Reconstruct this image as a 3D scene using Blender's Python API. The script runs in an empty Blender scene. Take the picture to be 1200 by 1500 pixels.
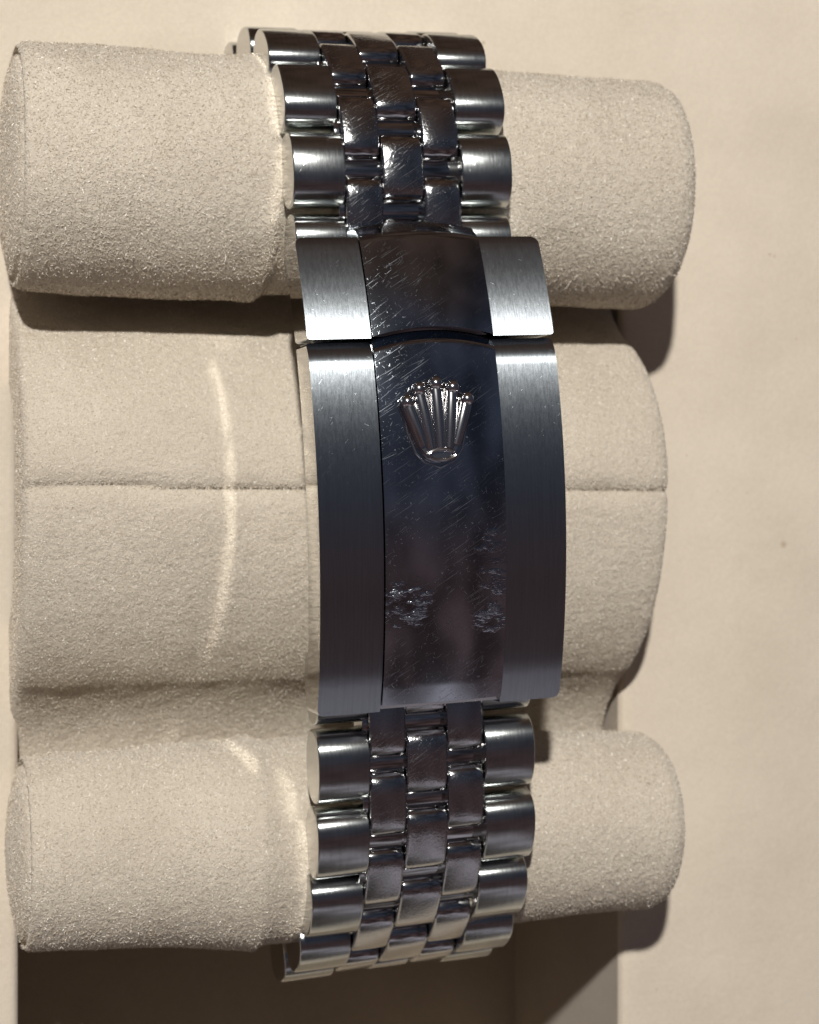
import bpy, bmesh, math, random
import numpy as np
from mathutils import Vector, Matrix, noise

random.seed(7); rng = np.random.default_rng(7)
R = math.radians
scene = bpy.context.scene
col = scene.collection

# ------------------------------------------------------------------ camera
CAM_A = R(17.0); CAM_D = 27.0
cam_d = bpy.data.cameras.new('camera'); cam = bpy.data.objects.new('camera', cam_d); col.objects.link(cam)
cam.location = (-CAM_D*math.sin(CAM_A), 0.0, CAM_D*math.cos(CAM_A))
cam.rotation_euler = (0, -CAM_A, 0)
cam_d.sensor_fit = 'VERTICAL'; cam_d.sensor_height = 24.0
cam_d.lens = 24.0*CAM_D/15.0
cam_d.clip_start = 0.5; cam_d.clip_end = 400
cam_d.dof.use_dof = True; cam_d.dof.focus_distance = 26.6; cam_d.dof.aperture_fstop = 0.19
scene.camera = cam

# ------------------------------------------------------------------ world: a dim room
world = bpy.data.worlds.new('World'); scene.world = world; world.use_nodes = True
def build_world():
    nt = world.node_tree; N = nt.nodes; L = nt.links; N.clear()
    out = N.new('ShaderNodeOutputWorld'); bg = N.new('ShaderNodeBackground')
    tc = N.new('ShaderNodeTexCoord'); sep = N.new('ShaderNodeSeparateXYZ')
    L.new(tc.outputs['Generated'], sep.inputs[0])
    nz = N.new('ShaderNodeTexNoise'); nz.inputs['Scale'].default_value = 2.2; nz.inputs['Detail'].default_value = 2
    L.new(tc.outputs['Generated'], nz.inputs['Vector'])
    ma = N.new('ShaderNodeMath'); ma.operation = 'MULTIPLY_ADD'; ma.inputs[1].default_value = 0.18; 
    L.new(nz.outputs['Fac'], ma.inputs[0])
    mb = N.new('ShaderNodeMath'); mb.operation = 'MULTIPLY_ADD'; mb.inputs[1].default_value = 0.5; mb.inputs[2].default_value = 0.41
    L.new(sep.outputs['Y'], mb.inputs[0]); L.new(mb.outputs[0], ma.inputs[2])
    cr = N.new('ShaderNodeValToRGB'); cr.color_ramp.interpolation = 'B_SPLINE'
    stops = [(0.0,(.030,.024,.018)),(0.07,(.11,.10,.105)),(0.125,(.34,.32,.36)),(0.165,(.09,.078,.085)),(0.20,(.050,.032,.033)),
             (0.37,(.044,.029,.030)),(0.48,(.025,.030,.044)),(0.76,(.024,.029,.044)),(0.85,(.045,.028,.020)),(1.0,(.050,.030,.022))]
    e = cr.color_ramp.elements
    e[0].position = stops[0][0]; e[0].color = (*stops[0][1],1)
    e[1].position = stops[-1][0]; e[1].color = (*stops[-1][1],1)
    for p, c in stops[1:-1]:
        k = e.new(p); k.color = (*c,1)
    L.new(ma.outputs[0], cr.inputs[0]); L.new(cr.outputs[0], bg.inputs['Color'])
    n2 = N.new('ShaderNodeTexNoise'); n2.inputs['Scale'].default_value = 5.5; n2.inputs['Detail'].default_value = 3
    L.new(tc.outputs['Generated'], n2.inputs['Vector'])
    m2 = N.new('ShaderNodeMapRange'); m2.inputs['From Min'].default_value = .36; m2.inputs['From Max'].default_value = .66
    m2.inputs['To Min'].default_value = .60; m2.inputs['To Max'].default_value = 1.9
    L.new(n2.outputs['Fac'], m2.inputs['Value']); L.new(m2.outputs[0], bg.inputs['Strength'])
    L.new(bg.outputs[0], out.inputs[0])
build_world()

# ------------------------------------------------------------------ the one lamp of the room
LDIR = Vector((-0.30, 0.545, 1.0)).normalized(); LDIST = 90.0
ld = bpy.data.lights.new('room_lamp', 'AREA'); lo = bpy.data.objects.new('room_lamp', ld); col.objects.link(lo)
ld.shape = 'DISK'; ld.size = 3.4; ld.energy = 90000; ld.color = (1.0, 0.975, 0.93)
lo.location = LDIR*LDIST; lo.rotation_euler = LDIR.to_track_quat('Z', 'Y').to_euler()

scene.view_settings.view_transform = 'Standard'; scene.view_settings.look = 'None'
scene.view_settings.exposure = 0.0; scene.view_settings.gamma = 1.0
try:
    scene.cycles.use_denoising = True
    scene.cycles.sample_clamp_indirect = 20.0
    scene.cycles.blur_glossy = 0.0
    scene.cycles.use_guiding = True; scene.cycles.use_surface_guiding = True
    scene.cycles.max_bounces = 8
except Exception: pass

# ------------------------------------------------------------------ materials
def new_mat(name):
    m = bpy.data.materials.new(name); m.use_nodes = True
    nt = m.node_tree; b = nt.nodes['Principled BSDF']
    return m, nt, nt.nodes, nt.links, b
def nnoise(N, L, vec, scale, detail=3, rough=.55):
    n = N.new('ShaderNodeTexNoise'); n.inputs['Scale'].default_value = scale
    n.inputs['Detail'].default_value = detail; n.inputs['Roughness'].default_value = rough
    L.new(vec, n.inputs['Vector']); return n.outputs['Fac']
def ramp(N, L, fac, stops):
    r = N.new('ShaderNodeValToRGB'); e = r.color_ramp.elements
    e[0].position, e[0].color = stops[0][0], (*stops[0][1],1)
    e[1].position, e[1].color = stops[-1][0], (*stops[-1][1],1)
    for p, c in stops[1:-1]: k = e.new(p); k.color = (*c,1)
    L.new(fac, r.inputs[0]); return r.outputs[0]
def math_(N, L, op, a, b=None, c=None):
    m = N.new('ShaderNodeMath'); m.operation = op
    for i, v in enumerate((a,b,c)):
        if v is None: continue
        if isinstance(v, (int,float)): m.inputs[i].default_value = v
        else: L.new(v, m.inputs[i])
    return m.outputs[0]
def bump(N, L, height, strength, dist, normal=None):
    b = N.new('ShaderNodeBump'); b.inputs['Strength'].default_value = strength; b.inputs['Distance'].default_value = dist
    L.new(height, b.inputs['Height'])
    if normal is not None: L.new(normal, b.inputs['Normal'])
    return b.outputs[0]

def blob(N, L, v, cx, cy, r, r2=None):
    mp = N.new('ShaderNodeMapping'); mp.vector_type = 'POINT'
    mp.inputs['Location'].default_value = (-cx/r, -cy/(r2 or r), 0); mp.inputs['Scale'].default_value = (1/r, 1/(r2 or r), 0)
    L.new(v, mp.inputs['Vector'])
    ln = N.new('ShaderNodeVectorMath'); ln.operation = 'LENGTH'; L.new(mp.outputs[0], ln.inputs[0])
    mr = N.new('ShaderNodeMapRange'); mr.inputs['From Min'].default_value = 1; mr.inputs['From Max'].default_value = .2
    L.new(ln.outputs['Value'], mr.inputs['Value']); return mr.outputs[0]

def felt(name, c0, c1, bstr=1.0, fine=24, mid=9):
    m, nt, N, L, b = new_mat(name)
    tc = N.new('ShaderNodeTexCoord'); v = tc.outputs['Object']
    n1 = nnoise(N, L, v, fine, 4, .7); n2 = nnoise(N, L, v, mid, 3); n3 = nnoise(N, L, v, .5, 3)
    s = math_(N, L, 'ADD', math_(N, L, 'MULTIPLY', n1, .5), math_(N, L, 'MULTIPLY', n3, .5))
    L.new(ramp(N, L, s, [(.36, c0), (.64, c1)]), b.inputs['Base Color'])
    b.inputs['Roughness'].default_value = .95
    b.inputs['Specular IOR Level'].default_value = .15
    b.inputs['Sheen Weight'].default_value = .35; b.inputs['Sheen Roughness'].default_value = .4
    h = math_(N, L, 'ADD', math_(N, L, 'MULTIPLY', n1, .5), math_(N, L, 'MULTIPLY', n2, .8))
    L.new(bump(N, L, h, bstr, .05), b.inputs['Normal'])
    return m
M_cushion = felt('cushion_suede', (.60,.525,.425), (.745,.665,.55))
def felt_marks(m):
    N, L = m.node_tree.nodes, m.node_tree.links; b = N['Principled BSDF']; src = b.inputs['Base Color'].links[0].from_socket
    tc = N.new('ShaderNodeTexCoord'); st = blob(N, L, tc.outputs['Object'], 8.93, -.61, .085)
    vo = N.new('ShaderNodeTexNoise'); vo.inputs['Scale'].default_value = 7; vo.inputs['Detail'].default_value = 1; L.new(tc.outputs['Object'], vo.inputs['Vector'])
    mr = N.new('ShaderNodeMapRange'); mr.inputs['From Min'].default_value = .79; mr.inputs['From Max'].default_value = .83; L.new(vo.outputs['Fac'], mr.inputs['Value'])
    f = math_(N, L, 'MULTIPLY', math_(N, L, 'MAXIMUM', st, mr.outputs[0]), .55)
    mx = N.new('ShaderNodeMix'); mx.data_type = 'RGBA'; L.new(f, mx.inputs[0]); L.new(src, mx.inputs[6]); mx.inputs[7].default_value = (.36,.24,.13,1); L.new(mx.outputs[2], b.inputs['Base Color'])
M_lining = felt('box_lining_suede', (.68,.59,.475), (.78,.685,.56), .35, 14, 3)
M_well_shaded = felt('well_felt_shaded', (.42,.35,.265), (.50,.42,.33), .4, 14, 3)  # shade of the recess put into the colour: darker than the lining
felt_marks(M_lining)
def fibre_mat():
    m, nt, N, L, b = new_mat('suede_fibre')
    oi = N.new('ShaderNodeNewGeometry')
    L.new(ramp(N, L, oi.outputs['Random Per Island'], [(0,(.58,.505,.41)),(.6,(.70,.625,.515)),(1,(.93,.87,.76))]), b.inputs['Base Color'])
    b.inputs['Roughness'].default_value = .38; b.inputs['Specular IOR Level'].default_value = .7
    return m
M_fibre = fibre_mat()

def scratch_layer(N, L, v, ang, sc_long, sc_across, thr, width=.03):
    mp = N.new('ShaderNodeMapping'); mp.inputs['Rotation'].default_value = (0,0,ang)
    L.new(v, mp.inputs['Vector'])
    mq = N.new('ShaderNodeMapping'); mq.inputs['Scale'].default_value = (sc_long, sc_across, sc_long)
    L.new(mp.outputs[0], mq.inputs['Vector'])
    f = nnoise(N, L, mq.outputs[0], 1.0, 1, .5)
    mr = N.new('ShaderNodeMapRange'); mr.inputs['From Min'].default_value = thr; mr.inputs['From Max'].default_value = thr+width
    L.new(f, mr.inputs['Value']); return mr.outputs[0]
def steel(name, rough, aniso=0, brushed=False, scratch=0, base=(.50,.51,.52), damage=None, rand=False, gs=1.0):
    m, nt, N, L, b = new_mat(name)
    b.inputs['Base Color'].default_value = (*base,1); b.inputs['Metallic'].default_value = 1
    b.inputs['Roughness'].default_value = rough
    tc = N.new('ShaderNodeTexCoord'); v = tc.outputs['Object']
    if rand:
        oi = N.new('ShaderNodeObjectInfo'); va = N.new('ShaderNodeVectorMath'); va.operation = 'ADD'
        sm = math_(N, L, 'MULTIPLY', oi.outputs['Random'], 37.0)
        cx = N.new('ShaderNodeCombineXYZ'); L.new(sm, cx.inputs[0]); L.new(sm, cx.inputs[1])
        L.new(v, va.inputs[0]); L.new(cx.outputs[0], va.inputs[1]); v = va.outputs[0]
    nrm = None
    if brushed:
        mp = N.new('ShaderNodeMapping'); mp.inputs['Scale'].default_value = (34, .9, 1.2); L.new(v, mp.inputs['Vector'])
        f1 = nnoise(N, L, mp.outputs[0], 1.0, 3, .7)
        mp2 = N.new('ShaderNodeMapping'); mp2.inputs['Scale'].default_value = (16, 3.5, 4); L.new(v, mp2.inputs['Vector'])
        f2 = nnoise(N, L, mp2.outputs[0], 2.0, 3, .6)
        h = math_(N, L, 'ADD', f1, math_(N, L, 'MULTIPLY', f2, .5))
        nk = math_(N, L, 'MAXIMUM', scratch_layer(N, L, v, R(-50), 6, 70, .77), scratch_layer(N, L, v, R(25), 7, 60, .78))
        nrm = bump(N, L, math_(N, L, 'ADD', h, math_(N, L, 'MULTIPLY', nk, -.9)), .12, .02)
        L.new(ramp(N, L, f1, [(.3,tuple(c*.90 for c in base)),(.7,tuple(min(1,c*1.06) for c in base))]), b.inputs['Base Color'])
        L.new(math_(N, L, 'MULTIPLY_ADD', f2, .10, rough-.05), b.inputs['Roughness'])
        b.inputs['Anisotropic'].default_value = aniso
        tv = N.new('ShaderNodeVectorTransform'); tv.vector_type = 'VECTOR'; tv.convert_from = 'OBJECT'; tv.convert_to = 'WORLD'
        tv.inputs[0].default_value = (1,0,0); L.new(tv.outputs[0], b.inputs['Tangent'])
    if scratch:
        ls = [scratch_layer(N, L, v, R(a), sl*gs, sa*gs, t) for a, sl, sa, t in
              ((-38, 3.2, 100, .71), (-31, 1.2, 125, .70), (48, 7, 95, .755), (-22, 2.0, 115, .735), (-60, 6, 100, .745), (88, 7, 95, .75))]
        pt = nnoise(N, L, v, 27*gs, 2, .6)
        mr = N.new('ShaderNodeMapRange'); mr.inputs['From Min'].default_value = .665; mr.inputs['From Max'].default_value = .72
        L.new(pt, mr.inputs['Value']); ls.append(mr.outputs[0])
        s = ls[0]
        for q in ls[1:]: s = math_(N, L, 'MAXIMUM', s, q)
        # wear comes and goes over the surface, and gathers towards the free end of the clasp
        dn2 = N.new('ShaderNodeMapRange'); dn2.inputs['From Min'].default_value = .38; dn2.inputs['From Max'].default_value = .62
        dn2.inputs['To Min'].default_value = .40; L.new(nnoise(N, L, v, 1.3, 2), dn2.inputs['Value']); s = math_(N, L, 'MULTIPLY', s, dn2.outputs[0])
        if not rand:
            sy = N.new('ShaderNodeSeparateXYZ'); L.new(tc.outputs['Object'], sy.inputs[0])
            my = N.new('ShaderNodeMapRange'); my.inputs['From Min'].default_value = 2.6; my.inputs['From Max'].default_value = -1.2
            my.inputs['To Min'].default_value = .55; L.new(sy.outputs['Y'], my.inputs['Value']); s = math_(N, L, 'MULTIPLY', s, my.outputs[0])
        if rand:   # the links are worn on their crowns only
            sp = N.new('ShaderNodeSeparateXYZ'); L.new(tc.outputs['Object'], sp.inputs[0])
            mk = N.new('ShaderNodeMapRange'); mk.inputs['From Min'].default_value = .30; mk.inputs['From Max'].default_value = .345
            L.new(sp.outputs['Z'], mk.inputs['Value']); s = math_(N, L, 'MULTIPLY', s, mk.outputs[0])
            dn = math_(N, L, 'MULTIPLY', nnoise(N, L, v, 22, 3, .7), mk.outputs[0])
            nrm = bump(N, L, dn, .34, .013, nrm); s = math_(N, L, 'MAXIMUM', s, math_(N, L, 'MULTIPLY', mk.outputs[0], .10))
        nrm = bump(N, L, s, scratch, .010, nrm)
        nrm = bump(N, L, nnoise(N, L, v, 26*gs, 3, .75), .03, .008, nrm)
        L.new(math_(N, L, 'MULTIPLY_ADD', s, .36, rough), b.inputs['Roughness'])
    if damage:
        tot = None
        for cx, cy, r, r2 in damage:
            k = blob(N, L, tc.outputs['Object'], cx, cy, r, r2)
            tot = k if tot is None else math_(N, L, 'MAXIMUM', tot, k)
        mp = N.new('ShaderNodeMapping'); mp.inputs['Rotation'].default_value = (0,0,R(-32)); mp.inputs['Scale'].default_value = (4, 9, 5)
        L.new(tc.outputs['Object'], mp.inputs['Vector'])
        fl = nnoise(N, L, mp.outputs[0], 1, 3, .6)
        mr = N.new('ShaderNodeMapRange'); mr.interpolation_type = 'SMOOTHSTEP'
        mr.inputs['From Min'].default_value = .46; mr.inputs['From Max'].default_value = .72
        L.new(math_(N, L, 'MULTIPLY_ADD', tot, .13, math_(N, L, 'SUBTRACT', fl, .10)), mr.inputs['Value'])
        k = math_(N, L, 'MULTIPLY', mr.outputs[0], math_(N, L, 'MINIMUM', math_(N, L, 'MULTIPLY', tot, 2.0), 1.0))
        nrm = bump(N, L, math_(N, L, 'MULTIPLY', k, nnoise(N, L, tc.outputs['Object'], 14, 3, .7)), .45, .05, nrm)
        L.new(math_(N, L, 'MAXIMUM', b.inputs['Roughness'].links[0].from_socket, math_(N, L, 'MULTIPLY', k, .30)), b.inputs['Roughness'])
    if nrm is not None: L.new(nrm, b.inputs['Normal'])
    return m
M_pol = steel('polished_steel', .07, base=(.58,.58,.575))
M_panel = steel('scratched_polished_steel', .09, base=(.47,.505,.55), scratch=.075, damage=[(-.60,-1.90,.55,.48),(.74,-1.62,.32,.42),(.70,-2.15,.38,.30),(.62,-1.05,.26,.26)])
M_link = steel('polished_link_steel', .09, base=(.58,.58,.58), scratch=.07, rand=True, gs=1.5)
M_brush = steel('brushed_steel', .295, aniso=.88, brushed=True, base=(.465,.505,.535))
M_brushlink = steel('brushed_link_steel', .23, aniso=.78, brushed=True, rand=True, base=(.56,.58,.57))
M_endface = steel('link_end_steel', .22, base=(.58,.575,.56))
M_crown = steel('polished_crown_steel', .17, base=(.72,.71,.71))
M_flank = steel('polished_flank_steel', .06, base=(.62,.615,.60))

# ------------------------------------------------------------------ helpers
def link(o, parent=None):
    col.objects.link(o)
    if parent is not None: o.parent = parent
    return o
def empty(name, loc, label=None, cat=None, group=None, rz=0):
    o = bpy.data.objects.new(name, None); o.location = loc; o.rotation_euler = (0,0,rz); o.empty_display_size = .3
    if label: o['label'] = label
    if cat: o['category'] = cat
    if group: o['group'] = group
    return link(o)
def mesh_obj(name, me, mats, parent=None):
    for m in (mats if isinstance(mats, (list,tuple)) else [mats]): me.materials.append(m)
    return link(bpy.data.objects.new(name, me), parent)
def grid_mesh(name, P, wrap_v=False, flip=False):
    nu, nv = P.shape[:2]
    me = bpy.data.meshes.new(name)
    idx = np.arange(nu*nv).reshape(nu, nv)
    a = idx[:-1,:]; b = idx[1:,:]
    if wrap_v: a2 = np.roll(a,-1,1); b2 = np.roll(b,-1,1)
    else: a2 = a[:,1:]; b2 = b[:,1:]; a = a[:,:-1]; b = b[:,:-1]
    F = np.stack([a,b,b2,a2], -1).reshape(-1,4)
    if flip: F = F[:,::-1]
    n = len(F)
    me.vertices.add(nu*nv); me.vertices.foreach_set('co', P.reshape(-1).astype(np.float32))
    me.loops.add(n*4); me.loops.foreach_set('vertex_index', F.reshape(-1).astype(np.int32))
    me.polygons.add(n); me.polygons.foreach_set('loop_start', (np.arange(n)*4).astype(np.int32))
    me.update(calc_edges=True); me.validate()
    me.polygons.foreach_set('use_smooth', np.ones(len(me.polygons), dtype=bool))
    return me
def fuzz(name, P, wrap, dens, length, parent, sel=None, width=.0105, flip=False, lay=.74):
    """thousands of short bent suede fibres rooted on the grid P"""
    if wrap: P = np.concatenate([P, P[:,:1]], 1)
    A = P[:-1,:-1]; du = P[1:,:-1]-A; dv = P[:-1,1:]-A
    n = np.cross(du, dv); ar = np.linalg.norm(n, axis=-1)
    n = n/np.maximum(ar,1e-9)[...,None]
    if flip: n = -n
    if sel is not None: ar = ar*sel(A, n)
    w = (ar/ar.sum()).reshape(-1); cnt = int(dens*ar.sum())
    k = rng.choice(len(w), cnt, p=w)
    a = A.reshape(-1,3)[k]; du = du.reshape(-1,3)[k]; dv = dv.reshape(-1,3)[k]; n = n.reshape(-1,3)[k]
    root = a + rng.random((cnt,1))*du + rng.random((cnt,1))*dv - n*.01
    rd = rng.normal(size=(cnt,3)); t = rd - (rd*n).sum(1,keepdims=True)*n; t /= np.linalg.norm(t,axis=1,keepdims=True)
    ln = length*(.45+.8*rng.random((cnt,1)))
    ln[rng.random(cnt) < .0003] *= 3.5
    e = np.abs(rng.normal(size=(cnt,1)))*(1-lay)+.18
    d1 = n*(e+.35)+t; d1 /= np.linalg.norm(d1,axis=1,keepdims=True)
    rd2 = t + rng.normal(size=(cnt,3))*.5 + n*(e-.35); rd2 /= np.linalg.norm(rd2,axis=1,keepdims=True)
    p1 = root + d1*ln*.5; p2 = p1 + rd2*ln*.5
    s = np.cross(d1, n*.7+rng.normal(size=(cnt,3))*.5); s /= np.linalg.norm(s,axis=1,keepdims=True)
    hw = width*.5*(.7+.6*rng.random((cnt,1)))
    V = np.stack([root-s*hw, root+s*hw, p1+s*hw, p1-s*hw, p2], 1).reshape(-1,3)
    b = (np.arange(cnt)*5)[:,None]
    me = bpy.data.meshes.new(name)
    loops = np.concatenate([b+np.array([[0,1,2,3]]), b+np.array([[3,2,4]])], 1).reshape(-1)
    st = np.stack([np.arange(cnt)*7, np.arange(cnt)*7+4], 1).reshape(-1)
    me.vertices.add(cnt*5); me.vertices.foreach_set('co', V.reshape(-1).astype(np.float32))
    me.loops.add(cnt*7); me.loops.foreach_set('vertex_index', loops.astype(np.int32))
    me.polygons.add(cnt*2); me.polygons.foreach_set('loop_start', st.astype(np.int32))
    me.update(calc_edges=True)
    me.polygons.foreach_set('use_smooth', np.ones(len(me.polygons), dtype=bool))
    o = mesh_obj(name, me, M_fibre, parent); o['kind'] = 'stuff'
    return o
def nz(x, y, z, s): return noise.noise(Vector((x*s, y*s, z*s)))
def lumps(P, amp, center_fn):
    out = P.copy()
    for i in range(P.shape[0]):
        for j in range(P.shape[1]):
            x,y,z = P[i,j]; d = center_fn(i,j)
            h = nz(x,y,z,.55)*1.0 + nz(x+9,y,z,2.2)*.28 + nz(x,y+5,z,7)*.10
            out[i,j] += d*h*amp
    return out

# ------------------------------------------------------------------ the box: lining with a rectangular well
WX0, WX1, WY0, WY1, PZ = -5.17, 5.62, -14.0, 7.55, -5.2
box = empty('watch_box', (0, 0, -11), 'cream suede lined watch box insert with a deep rectangular well under the cushion', 'watch box')
def rounded_rect(x0, x1, y0, y1, r, n=8):
    pts = []
    for cx, cy, a0 in ((x1-r,y1-r,0),(x0+r,y1-r,90),(x0+r,y0+r,180),(x1-r,y0+r,270)):
        for k in range(n+1):
            a = R(a0+90*k/n); pts.append((cx+r*math.cos(a), cy+r*math.sin(a)))
    return pts
def box_parts():
    inner = rounded_rect(WX0, WX1, WY0, WY1, .35)
    me = bpy.data.meshes.new('lining_panel'); bm = bmesh.new()
    def ring(off, z):
        out = []
        for x, y in rounded_rect(WX0-off, WX1+off, WY0-off, WY1+off, .35+off): out.append(bm.verts.new((x,y,z+11)))
        return out
    rings = [ring(0, PZ-.14), ring(.03, PZ-.06), ring(.08, PZ-.015), ring(.16, PZ), ring(.6, PZ), ring(1.6, PZ)]
    n = len(inner); rx = []
    for i in range(n):
        v = rings[-1][i].co; c = Vector(((WX0+WX1)/2,(WY0+WY1)/2,0)); d = Vector((v.x,v.y,0))-c
        s = 40/max(abs(d.x), abs(d.y)); rx.append(bm.verts.new((c.x+d.x*s, min(c.y+d.y*s, 10.15), PZ+11)))
    rings.append(rx)
    rings.append([bm.verts.new((v.co.x, v.co.y+(.12 if v.co.y > 10.1 else 0), v.co.z-.10)) for v in rx])
    rings.append([bm.verts.new((v.co.x, v.co.y+(.16 if v.co.y > 10.1 else 0), 0)) for v in rx])
    for a, b in zip(rings, rings[1:]):
        for i in range(n):
            j = (i+1)%n; bm.faces.new((a[i], a[j], b[j], b[i])).smooth = True
    bmesh.ops.recalc_face_normals(bm, faces=bm.faces)
    if sum(f.normal.z for f in bm.faces) < 0: bmesh.ops.reverse_faces(bm, faces=bm.faces)
    bm.to_mesh(me); bm.free(); mesh_obj('lining_panel', me, M_lining, box)
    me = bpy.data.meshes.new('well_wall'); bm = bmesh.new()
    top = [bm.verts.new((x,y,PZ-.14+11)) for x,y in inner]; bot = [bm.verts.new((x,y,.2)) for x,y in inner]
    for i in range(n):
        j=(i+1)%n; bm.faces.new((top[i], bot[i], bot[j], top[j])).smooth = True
    bm.to_mesh(me); bm.free(); mesh_obj('well_wall', me, M_well_shaded, box)
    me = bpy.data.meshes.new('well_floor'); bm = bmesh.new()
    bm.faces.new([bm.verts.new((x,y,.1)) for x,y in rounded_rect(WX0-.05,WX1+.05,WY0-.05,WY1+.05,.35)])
    bm.to_mesh(me); bm.free(); mesh_obj('well_floor', me, M_well_shaded, box)
box_parts()

# ------------------------------------------------------------------ the cushion
cushion = empty('watch_cushion', (0, 0, -6.5), 'cream suede watch cushion of two padded rolls and a seamed middle, holding the steel bracelet', 'watch cushion')
CZ = 6.5   # children are in the cushion's own coordinates: z + 6.5
def roll(name, xl, xr, cy, cz, rfun, tilt=0, dens=900):
    prof = [(xl-.26,.02),(xl-.25,.25),(xl-.21,.5),(xl-.14,.72),(xl-.06,.86),(xl+.02,.885),(xl+.08,.905),(xl+.03,.93),(xl-.02,.95),(xl+.02,.972),(xl+.12,.985)]
    for k in range(1,60): prof.append((xl+.12+(xr-.45-xl-.12)*k/60, 1.0-.015*math.exp(-k/2.5)))
    for k in range(12):
        a = k/11*math.pi/2; prof.append((xr-.45+.36*math.sin(a), 1-.17*(1-math.cos(a))))
    prof += [(xr-.06,.72),(xr-.02,.5),(xr+.01,.25),(xr+.01,.02)]
    nv = 150; P = np.zeros((len(prof), nv, 3)); D = np.zeros_like(P)
    for i,(x,s) in enumerate(prof):
        for j in range(nv):
            a = 2*math.pi*j/nv; r = rfun(x, a)*s
            for e, sg in ((-1.62, 1), (1.72, -1)):      # the band sinks into the padding
                r += .05*math.exp(-((x-e)*sg/.16)**2) if (x-e)*sg < 0 else 0
            if -1.62 < x < 1.72: r += .05-.13*min(1, min(x+1.62, 1.72-x)/.18)
            P[i,j] = (x, cy+r*math.cos(a)+tilt*x, cz+CZ+r*math.sin(a)); D[i,j] = (0, math.cos(a), math.sin(a))
    P = lumps(P, .055, lambda i,j: D[i,j])
    me = grid_mesh(name, P, wrap_v=True, flip=True); o = mesh_obj(name, me, M_cushion, cushion)
    fuzz('suede_nap', P, True, dens, .062, o, sel=lambda A,n: (n[...,2] > -.35).astype(float)*(np.abs(A[...,0]-.3)<9), flip=True)
    return o
roll('upper_roll', -5.36, 5.60, 5.42, -3.55, lambda x,a: 1.93+.02*math.sin(3*a), tilt=.008, dens=1700)
roll('lower_roll', -5.22, 5.66, -5.36, -3.72, lambda x,a: 1.52+.22*math.exp(-((x+.3)/3.0)**2), dens=1700)

def mid_body():
    xl, xr = -5.27, 5.50
    cy, cz, rr = .45, -6.25, 3.5
    prof = []
    # from top side (+Y) down to the bottom side, then a concave web that runs to the lower roll
    prof = [((1-t)*(1-t)*5.9+2*t*(1-t)*3.75+t*t*3.16, (1-t)*(1-t)*-5.75+2*t*(1-t)*-5.65+t*t*-4.60) for t in [q/26 for q in range(26)]]
    for k in range(0, 131):
        a = R(28.5 + k/130*(147-28.5)); ry = 3.05 if math.cos(a) > 0 else 3.85
        prof.append((cy+ry*math.cos(a), cz+rr*math.sin(a)))
    y0, z0 = prof[-1]
    p1 = (y0-.78, z0-1.45); p2 = (-4.8, z0-1.36)
    for k in range(1, 26):
        t = k/25; q = (1-t)*(1-t); w = 2*t*(1-t); e = t*t
        prof.append((q*y0+w*p1[0]+e*p2[0], q*z0+w*p1[1]+e*p2[1]))
    n = len(prof)
    xs = [xl-.05, xl-.04, xl-.02, xl+.02, xl+.08, xl+.2]+[xl+.2+(xr-xl-.45)*k/70 for k in range(1,70)]+[xr-.25, xr-.12, xr-.05, xr-.01, xr]
    ins = [1.2,.25,.12,.04,.01,0]+[0]*69+[0,.03,.08,.18,1.2]
    # normals of profile
    pn = []
    for k in range(n):
        a = prof[max(0,k-1)]; b = prof[min(n-1,k+1)]
        t = Vector((b[0]-a[0], b[1]-a[1])).normalized(); pn.append((t.y, -t.x) if (t.y*1)>9 else (-(-t.y), -t.x))
    P = np.zeros((len(xs), n, 3)); D = np.zeros_like(P)
    for i,x in enumerate(xs):
        for k,(y,z) in enumerate(prof):
            ny, nz_ = pn[k]
            if k < 5: pass
            off = -ins[i]
            # seam valley
            ys = .37 + .02*math.sin(x*1.1) + .03*nz(x,0,0,.9)
            d = abs(y-ys)
            if z > -3.6: off -= .035*math.exp(-(d/.22)**2)*(nz(x*3.2,y*1.5,0,1)+.5)
            if z > -3.6: off -= .085*math.exp(-(d/.035)**2)+.05*math.exp(-(d/.16)**2)
            P[i,k] = (x, y+ny*off, z+nz_*off+CZ); D[i,k] = (0, ny, nz_)
    P = lumps(P, .045, lambda i,j: D[i,j])
    me = grid_mesh('middle_body', P, flip=False); o = mesh_obj('middle_body', me, M_cushion, cushion)
    fuzz('suede_nap', P, False, 1500, .062, o, flip=FLIP_MID)
    return o
FLIP_MID = False
mid_body()

# ------------------------------------------------------------------ the bracelet
BX, BY, BROT = .44, .58, R(2.8)
br = empty('watch_bracelet', (BX, BY, 0), 'five-link steel watch bracelet with a scratched folding clasp, wrapped round the cream cushion', 'watch bracelet', rz=BROT)

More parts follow.
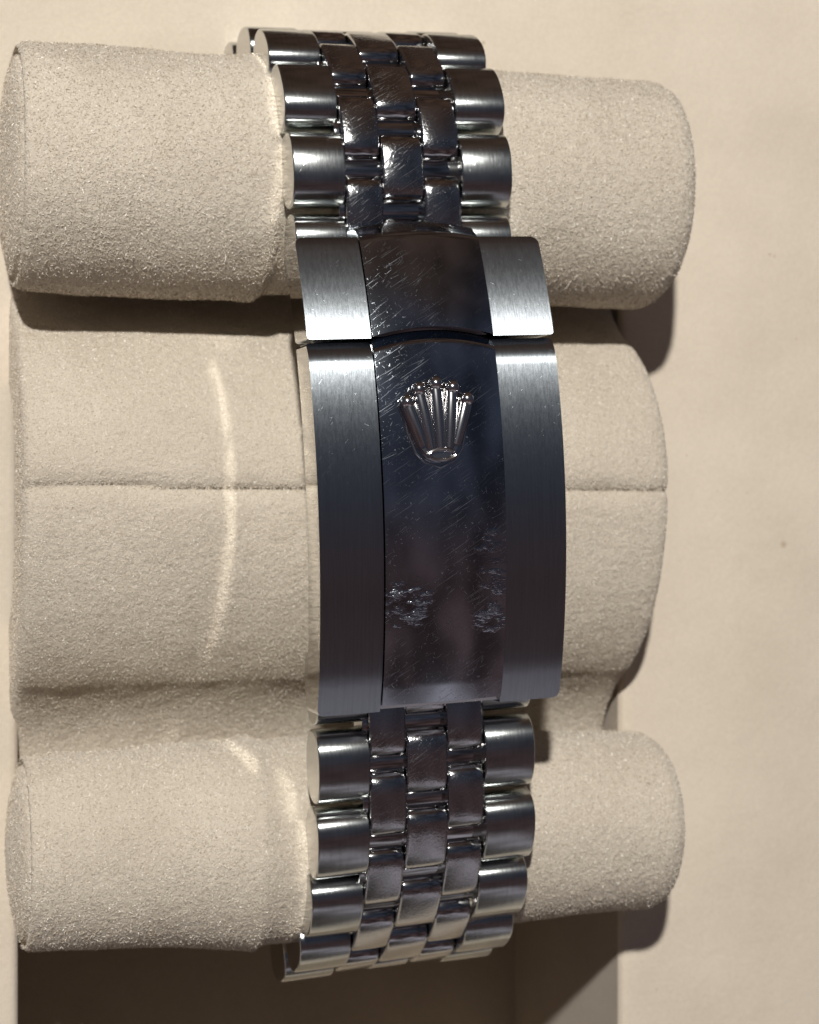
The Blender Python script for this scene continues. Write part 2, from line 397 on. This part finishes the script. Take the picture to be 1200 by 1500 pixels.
def link_mesh(name, w, a, b, n_exp, bev, mats, seg=30, flat=0.0):
    bm = bmesh.new()
    loop = []
    for k in range(seg):
        t = 2*math.pi*k/seg; c, s = math.cos(t), math.sin(t)
        loop.append((a*abs(c)**(2/n_exp)*(1 if c>=0 else -1), b*abs(s)**(2/n_exp)*(1 if s>=0 else -1)))
    rings = []
    for x, ins in ((-w/2, bev), (-w/2+bev*.3, bev*.3), (-w/2+bev, 0), (w/2-bev, 0), (w/2-bev*.3, bev*.3), (w/2, bev)):
        rings.append([bm.verts.new((x, y*(a-ins)/a, z*(b-ins)/b)) for y,z in loop])
    for p,q in zip(rings, rings[1:]):
        for k in range(seg):
            j=(k+1)%seg; f=bm.faces.new((p[k],q[k],q[j],p[j])); f.smooth=True
    f = bm.faces.new(rings[0][::1]); f.material_index = 1
    f = bm.faces.new(rings[-1][::-1]); f.material_index = 1
    bmesh.ops.recalc_face_normals(bm, faces=bm.faces)
    # flat caps keep crisp edges
    for e in bm.edges:
        if any(len(fc.verts) > 4 for fc in e.link_faces): e.smooth = False
    me = bpy.data.meshes.new(name); bm.to_mesh(me); bm.free()
    for m in mats: me.materials.append(m)
    return me
ME_outer = link_mesh('outer_link', .80, .575, .42, 2.35, .028, [M_brushlink, M_endface])
ME_inner = link_mesh('inner_link', .575, .545, .37, 3.3, .045, [M_link, M_pol], seg=36)
ME_center = link_mesh('center_link', .65, .55, .38, 3.3, .045, [M_link, M_pol])
ME_pin = link_mesh('link_pin', 1.95, .30, .26, 2.2, .02, [M_pol, M_pol], 20)

def spline(pts, n=60):
    P = [Vector(p) for p in pts]; out = []
    P = [P[0]*2-P[1]] + P + [P[-1]*2-P[-2]]
    for i in range(1, len(P)-2):
        for k in range(n):
            t = k/n; p0,p1,p2,p3 = P[i-1:i+3]
            out.append(.5*((2*p1)+(-p0+p2)*t+(2*p0-5*p1+4*p2-p3)*t*t+(-p0+3*p1-3*p2+p3)*t**3))
    out.append(P[-2]); return out
def walk(path, s):
    acc = 0
    for a, b in zip(path, path[1:]):
        d = (b-a).length
        if acc+d >= s: return a+(b-a)*((s-acc)/d), (b-a).normalized()
        acc += d
    return None, None
PITCH = 1.22
def chain(pts, s0, count, sgn, wscale0, wscale_step, first_half=True):
    path = spline(pts)
    for r in range(count*2):
        s = s0 + r*PITCH/2
        p, t = walk(path, s)
        if p is None or s < 0: break
        t = t*sgn          # tangent that points to +Y on the top side
        ang = math.atan2(t.y, t.x)     # rotation about X so that local +Y follows the path
        k = 1 + wscale_step*r
        def put(name, me, x, dz=0):
            o = bpy.data.objects.new(name, me)
            nv = Vector((-t.y, t.x))
            o.location = (x*k, p.x+nv.x*dz, p.y+nv.y*dz); o.rotation_euler = (ang+R(random.uniform(-.6,.6)), R(random.uniform(-.5,.5)), R(random.uniform(-.4,.4)))
            o.scale = (k,1,1); link(o, br)
        if r % 2 == 0:
            put('outer_link', ME_outer, -1.31); put('outer_link', ME_outer, 1.33); put('center_link', ME_center, 0)
        else:
            put('inner_link', ME_inner, -.617); put('inner_link', ME_inner, .617)
        put('link_pin', ME_pin, 0, -.06)
# points are (y, z) in the bracelet's coordinates
def L2(p): return [(y-BY, z) for y, z in p]
chain(L2([(3.6,-1.75),(4.1,-1.50),(5.25,-1.38),(6.20,-1.60),(6.98,-2.22),(7.45,-3.1),(7.62,-4.3),(7.5,-5.6),(7.0,-6.9)]), .50, 6, 1, 1, .006)
chain(L2([(-2.3,-1.5),(-3.0,-1.5),(-3.8,-1.55),(-5.0,-1.75),(-6.1,-2.35),(-6.98,-3.35),(-7.4,-4.5),(-7.5,-5.9),(-7.0,-7.0)]), .30, 6, -1, 1, .006)

# clasp ------------------------------------------------------------
def arch(y, x=0):
    z = .25 - y*y/(2*9.7)
    return z
def slab(name, x0, x1, yb, yt, top, thick, mats, nx=6, ny=40, bev=.02, parent=None, flank=None, seg=3):
    """a solid strip with a curved top; yb / yt give its two ends for each x"""
    bm = bmesh.new(); T=[]; B=[]
    for i in range(nx+1):
        u = i/nx; x = x0+(x1-x0)*(.5-.5*math.cos(math.pi*u)); r=[]; q=[]
        for j in range(ny+1):
            v = j/ny; v = .5-.5*math.cos(math.pi*v)
            y = yb(x)+(yt(x)-yb(x))*v
            r.append(bm.verts.new((x,y,top(x,y)))); q.append(bm.verts.new((x,y,arch(y)-thick)))
        T.append(r); B.append(q)
    for i in range(nx):
        for j in range(ny):
            bm.faces.new((T[i][j],T[i+1][j],T[i+1][j+1],T[i][j+1]))
            bm.faces.new((B[i][j],B[i][j+1],B[i+1][j+1],B[i+1][j]))
    for j in range(ny):
        bm.faces.new((T[0][j],T[0][j+1],B[0][j+1],B[0][j])); bm.faces.new((T[nx][j],B[nx][j],B[nx][j+1],T[nx][j+1]))
    for i in range(nx):
        bm.faces.new((T[i][0],B[i][0],B[i+1][0],T[i+1][0])); bm.faces.new((T[i][ny],T[i+1][ny],B[i+1][ny],B[i][ny]))
    for f in bm.faces: f.smooth = True
    bmesh.ops.recalc_face_normals(bm, faces=bm.faces)
    if flank:
        for f in bm.faces:
            if abs(f.normal.x) > .7: f.material_index = 1
        mats = [mats, flank]
    me = bpy.data.meshes.new(name); bm.to_mesh(me); bm.free()
    o = mesh_obj(name, me, mats, parent)
    m = o.modifiers.new('bevel','BEVEL'); m.width = bev; m.segments = seg; m.limit_method='ANGLE'; m.angle_limit=R(38); m.harden_normals=True
    return o
Y_TOP, Y_SPLIT, Y_BOT = 3.53, 1.97, -3.50
HC0, HW = .93, 1.90
clasp_lid = slab('clasp_lid', -HW+.03, HW-.03, lambda x: Y_BOT+.03, lambda x: Y_SPLIT-.06, lambda x,y: arch(y)-.12, .75, M_pol, parent=br, bev=.03)
clasp_cover = slab('clasp_cover', -HW+.03, HW-.03, lambda x: Y_SPLIT+.05, lambda x: Y_TOP-.03, lambda x,y: arch(y)-.09, .75, M_pol, ny=16, parent=br, bev=.03)
slab('clasp_blade', -1.62, 1.52, lambda x: Y_BOT-.09, lambda x: Y_TOP-.3, lambda x,y: arch(y)-.78, .88, M_pol, parent=br, bev=.02)
def lid_top(x, y):
    z = arch(y)
    d = y-(Y_SPLIT-.34)
    if d > 0: z -= 1.1*d*d
    d = (-2.95)-y
    if d > 0: z -= .07*d
    return z
def cover_top(x, y):
    z = arch(y)+.015-.022*max(0,y-2.0)**2
    d = y-(Y_TOP-.12)
    if d > 0: z -= 1.5*d*d
    return z
def dome(x, h): return h*(1-(x/HC0)**2)
for s in (-1, 1):
    xs = sorted((s*(HC0+.012), s*HW))
    rc = lambda x, r=.10: (r-math.sqrt(max(0,r*r-max(0,abs(x)-(HW-r))**2)))
    slab('side_panel', xs[0], xs[1], lambda x: Y_BOT+rc(x), lambda x: Y_SPLIT-.02-rc(x,.05), lid_top, .70, M_brush, flank=M_flank, nx=24, parent=clasp_lid, bev=.03)
    slab('side_panel', xs[0], xs[1], lambda x: Y_SPLIT+.02+rc(x,.05), lambda x: Y_TOP-rc(x,.12), cover_top, .72, M_brush, flank=M_flank, nx=24, ny=16, parent=clasp_cover, bev=.03)
def lid_c(x, y):
    z = arch(y)+.05+dome(x,.085)
    d = y-(Y_SPLIT-.17)-.13*(1-(x/HC0)**2)
    if d > 0: z -= .9*d
    d = (-3.12)-y
    if d > 0: z -= .05*d
    return z
def cov_c(x, y):
    z = arch(y)+.055+dome(x,.085)-.022*max(0,y-2.0)**2
    d = y-(Y_TOP-.03)-.07*(1-(x/HC0)**2)
    if d > 0: z -= 1.1*d
    return z
lid_panel = slab('center_panel', -HC0, HC0, lambda x: Y_BOT+.10, lambda x: Y_SPLIT-.0+.13*(1-(x/HC0)**2), lid_c, .6, M_panel, nx=24, ny=90, parent=clasp_lid, bev=.032)
slab('center_panel', -HC0, HC0, lambda x: Y_SPLIT+.04+.13*(1-(x/HC0)**2), lambda x: Y_TOP+.16+.10*(1-(x/HC0)**2), cov_c, .6, M_panel, nx=24, ny=40, parent=clasp_cover, bev=.03)

# crown emblem ------------------------------------------------------
def crown():
    bm = bmesh.new()
    cx0, cy0 = -.115, .76
    S = .0105
    def pt(px, py, h):   # photo-measured outline turned into clasp coordinates, axis upright
        x = (px-641-(py-620)*.05)*S; y = -(py-620)*S
        return Vector((cx0+x, cy0+y, 0)), h
    def P(px, py, h):
        v,_ = pt(px,py,h); return Vector((v.x, v.y, arch(v.y)+.05+dome(v.x,.085)+h))
    # raised fan-shaped field
    out = [(600,604),(604,588),(616,582),(622,574),(634,570),(644,570),(654,574),(664,580),(676,588),(684,604),(680,634),(675,657),(666,672),(647,681),(627,674),(615,660),(605,634)]
    top = [bm.verts.new(P(643+(x-643)*.93, 626+(y-626)*.93, .085)) for x,y in out]
    bot = [bm.verts.new(P(x,y,-.03)) for x,y in out]
    n=len(out)
    c = bm.verts.new(P(643,640,.10))
    for i in range(n):
        j=(i+1)%n; bm.faces.new((top[i],bot[i],bot[j],top[j])); bm.faces.new((c,top[i],top[j]))
    def tube(pts, segs=10):
        rings=[]
        for k,(p,r) in enumerate(pts):
            d = (pts[min(k+1,len(pts)-1)][0]-pts[max(k-1,0)][0]).normalized()
            a = d.cross(Vector((0,0,1))).normalized(); b2 = a.cross(d)
            rings.append([bm.verts.new(p+(a*math.cos(t)+b2*math.sin(t))*r) for t in [2*math.pi*q/segs for q in range(segs)]])
        for u,v in zip(rings, rings[1:]):
            for q in range(segs): bm.faces.new((u[q],u[(q+1)%segs],v[(q+1)%segs],v[q]))
        bm.faces.new(rings[0]); bm.faces.new(rings[-1][::-1])
    balls = [(597,594),(614,577),(638,570),(662,576),(683,593)]
    bases = [(621,655),(632,659),(645,661),(657,659),(667,655)]
    for (bx,by),(ax,ay) in zip(balls, bases):
        pts=[]
        for k in range(7):
            t=k/6; pts.append((P(ax+(bx-ax)*t, ay+(by-ay)*t, .085+.02*t), .070+.042*math.sin(math.pi*(.05+.60*t))))
        tube(pts)
        m = Matrix.Translation(P(bx,by,.15)); bmesh.ops.create_uvsphere(bm, u_segments=20, v_segments=14, radius=.108, matrix=m)
    rim = [(P(643+(x-643)*1.12+random.uniform(-.6,.6), 626+(y-626)*1.09+random.uniform(-.6,.6), .0), random.uniform(.010,.024)) for x,y in out]
    rim = rim+rim[:1]; tube(rim, 6)
    # oval ring of the base
    ring=[]
    for k in range(28):
        t=2*math.pi*k/28; ring.append((P(646+19*math.cos(t), 668+7.5*math.sin(t), .14), .028))
    rr=[]
    for k in range(28):
        p=ring[k][0]; d=(ring[(k+1)%28][0]-ring[k-1][0]).normalized(); a=d.cross(Vector((0,0,1))).normalized(); b2=a.cross(d)
        rr.append([bm.verts.new(p+(a*math.cos(t)+b2*math.sin(t))*.026) for t in [2*math.pi*q/8 for q in range(8)]])
    for k in range(28):
        u=rr[k]; v=rr[(k+1)%28]
        for q in range(8): bm.faces.new((u[q],u[(q+1)%8],v[(q+1)%8],v[q]))
    for f in bm.faces: f.smooth=True
    bmesh.ops.recalc_face_normals(bm, faces=bm.faces)
    for e in bm.edges:
        if len(e.link_faces)==2 and e.calc_face_angle(0) > R(40): e.smooth=False
    me = bpy.data.meshes.new('crown_emblem'); bm.to_mesh(me); bm.free()
    o = mesh_obj('crown_emblem', me, M_crown, clasp_lid)
    o['label'] = 'raised polished five-pointed crown with ball tips'
crown()
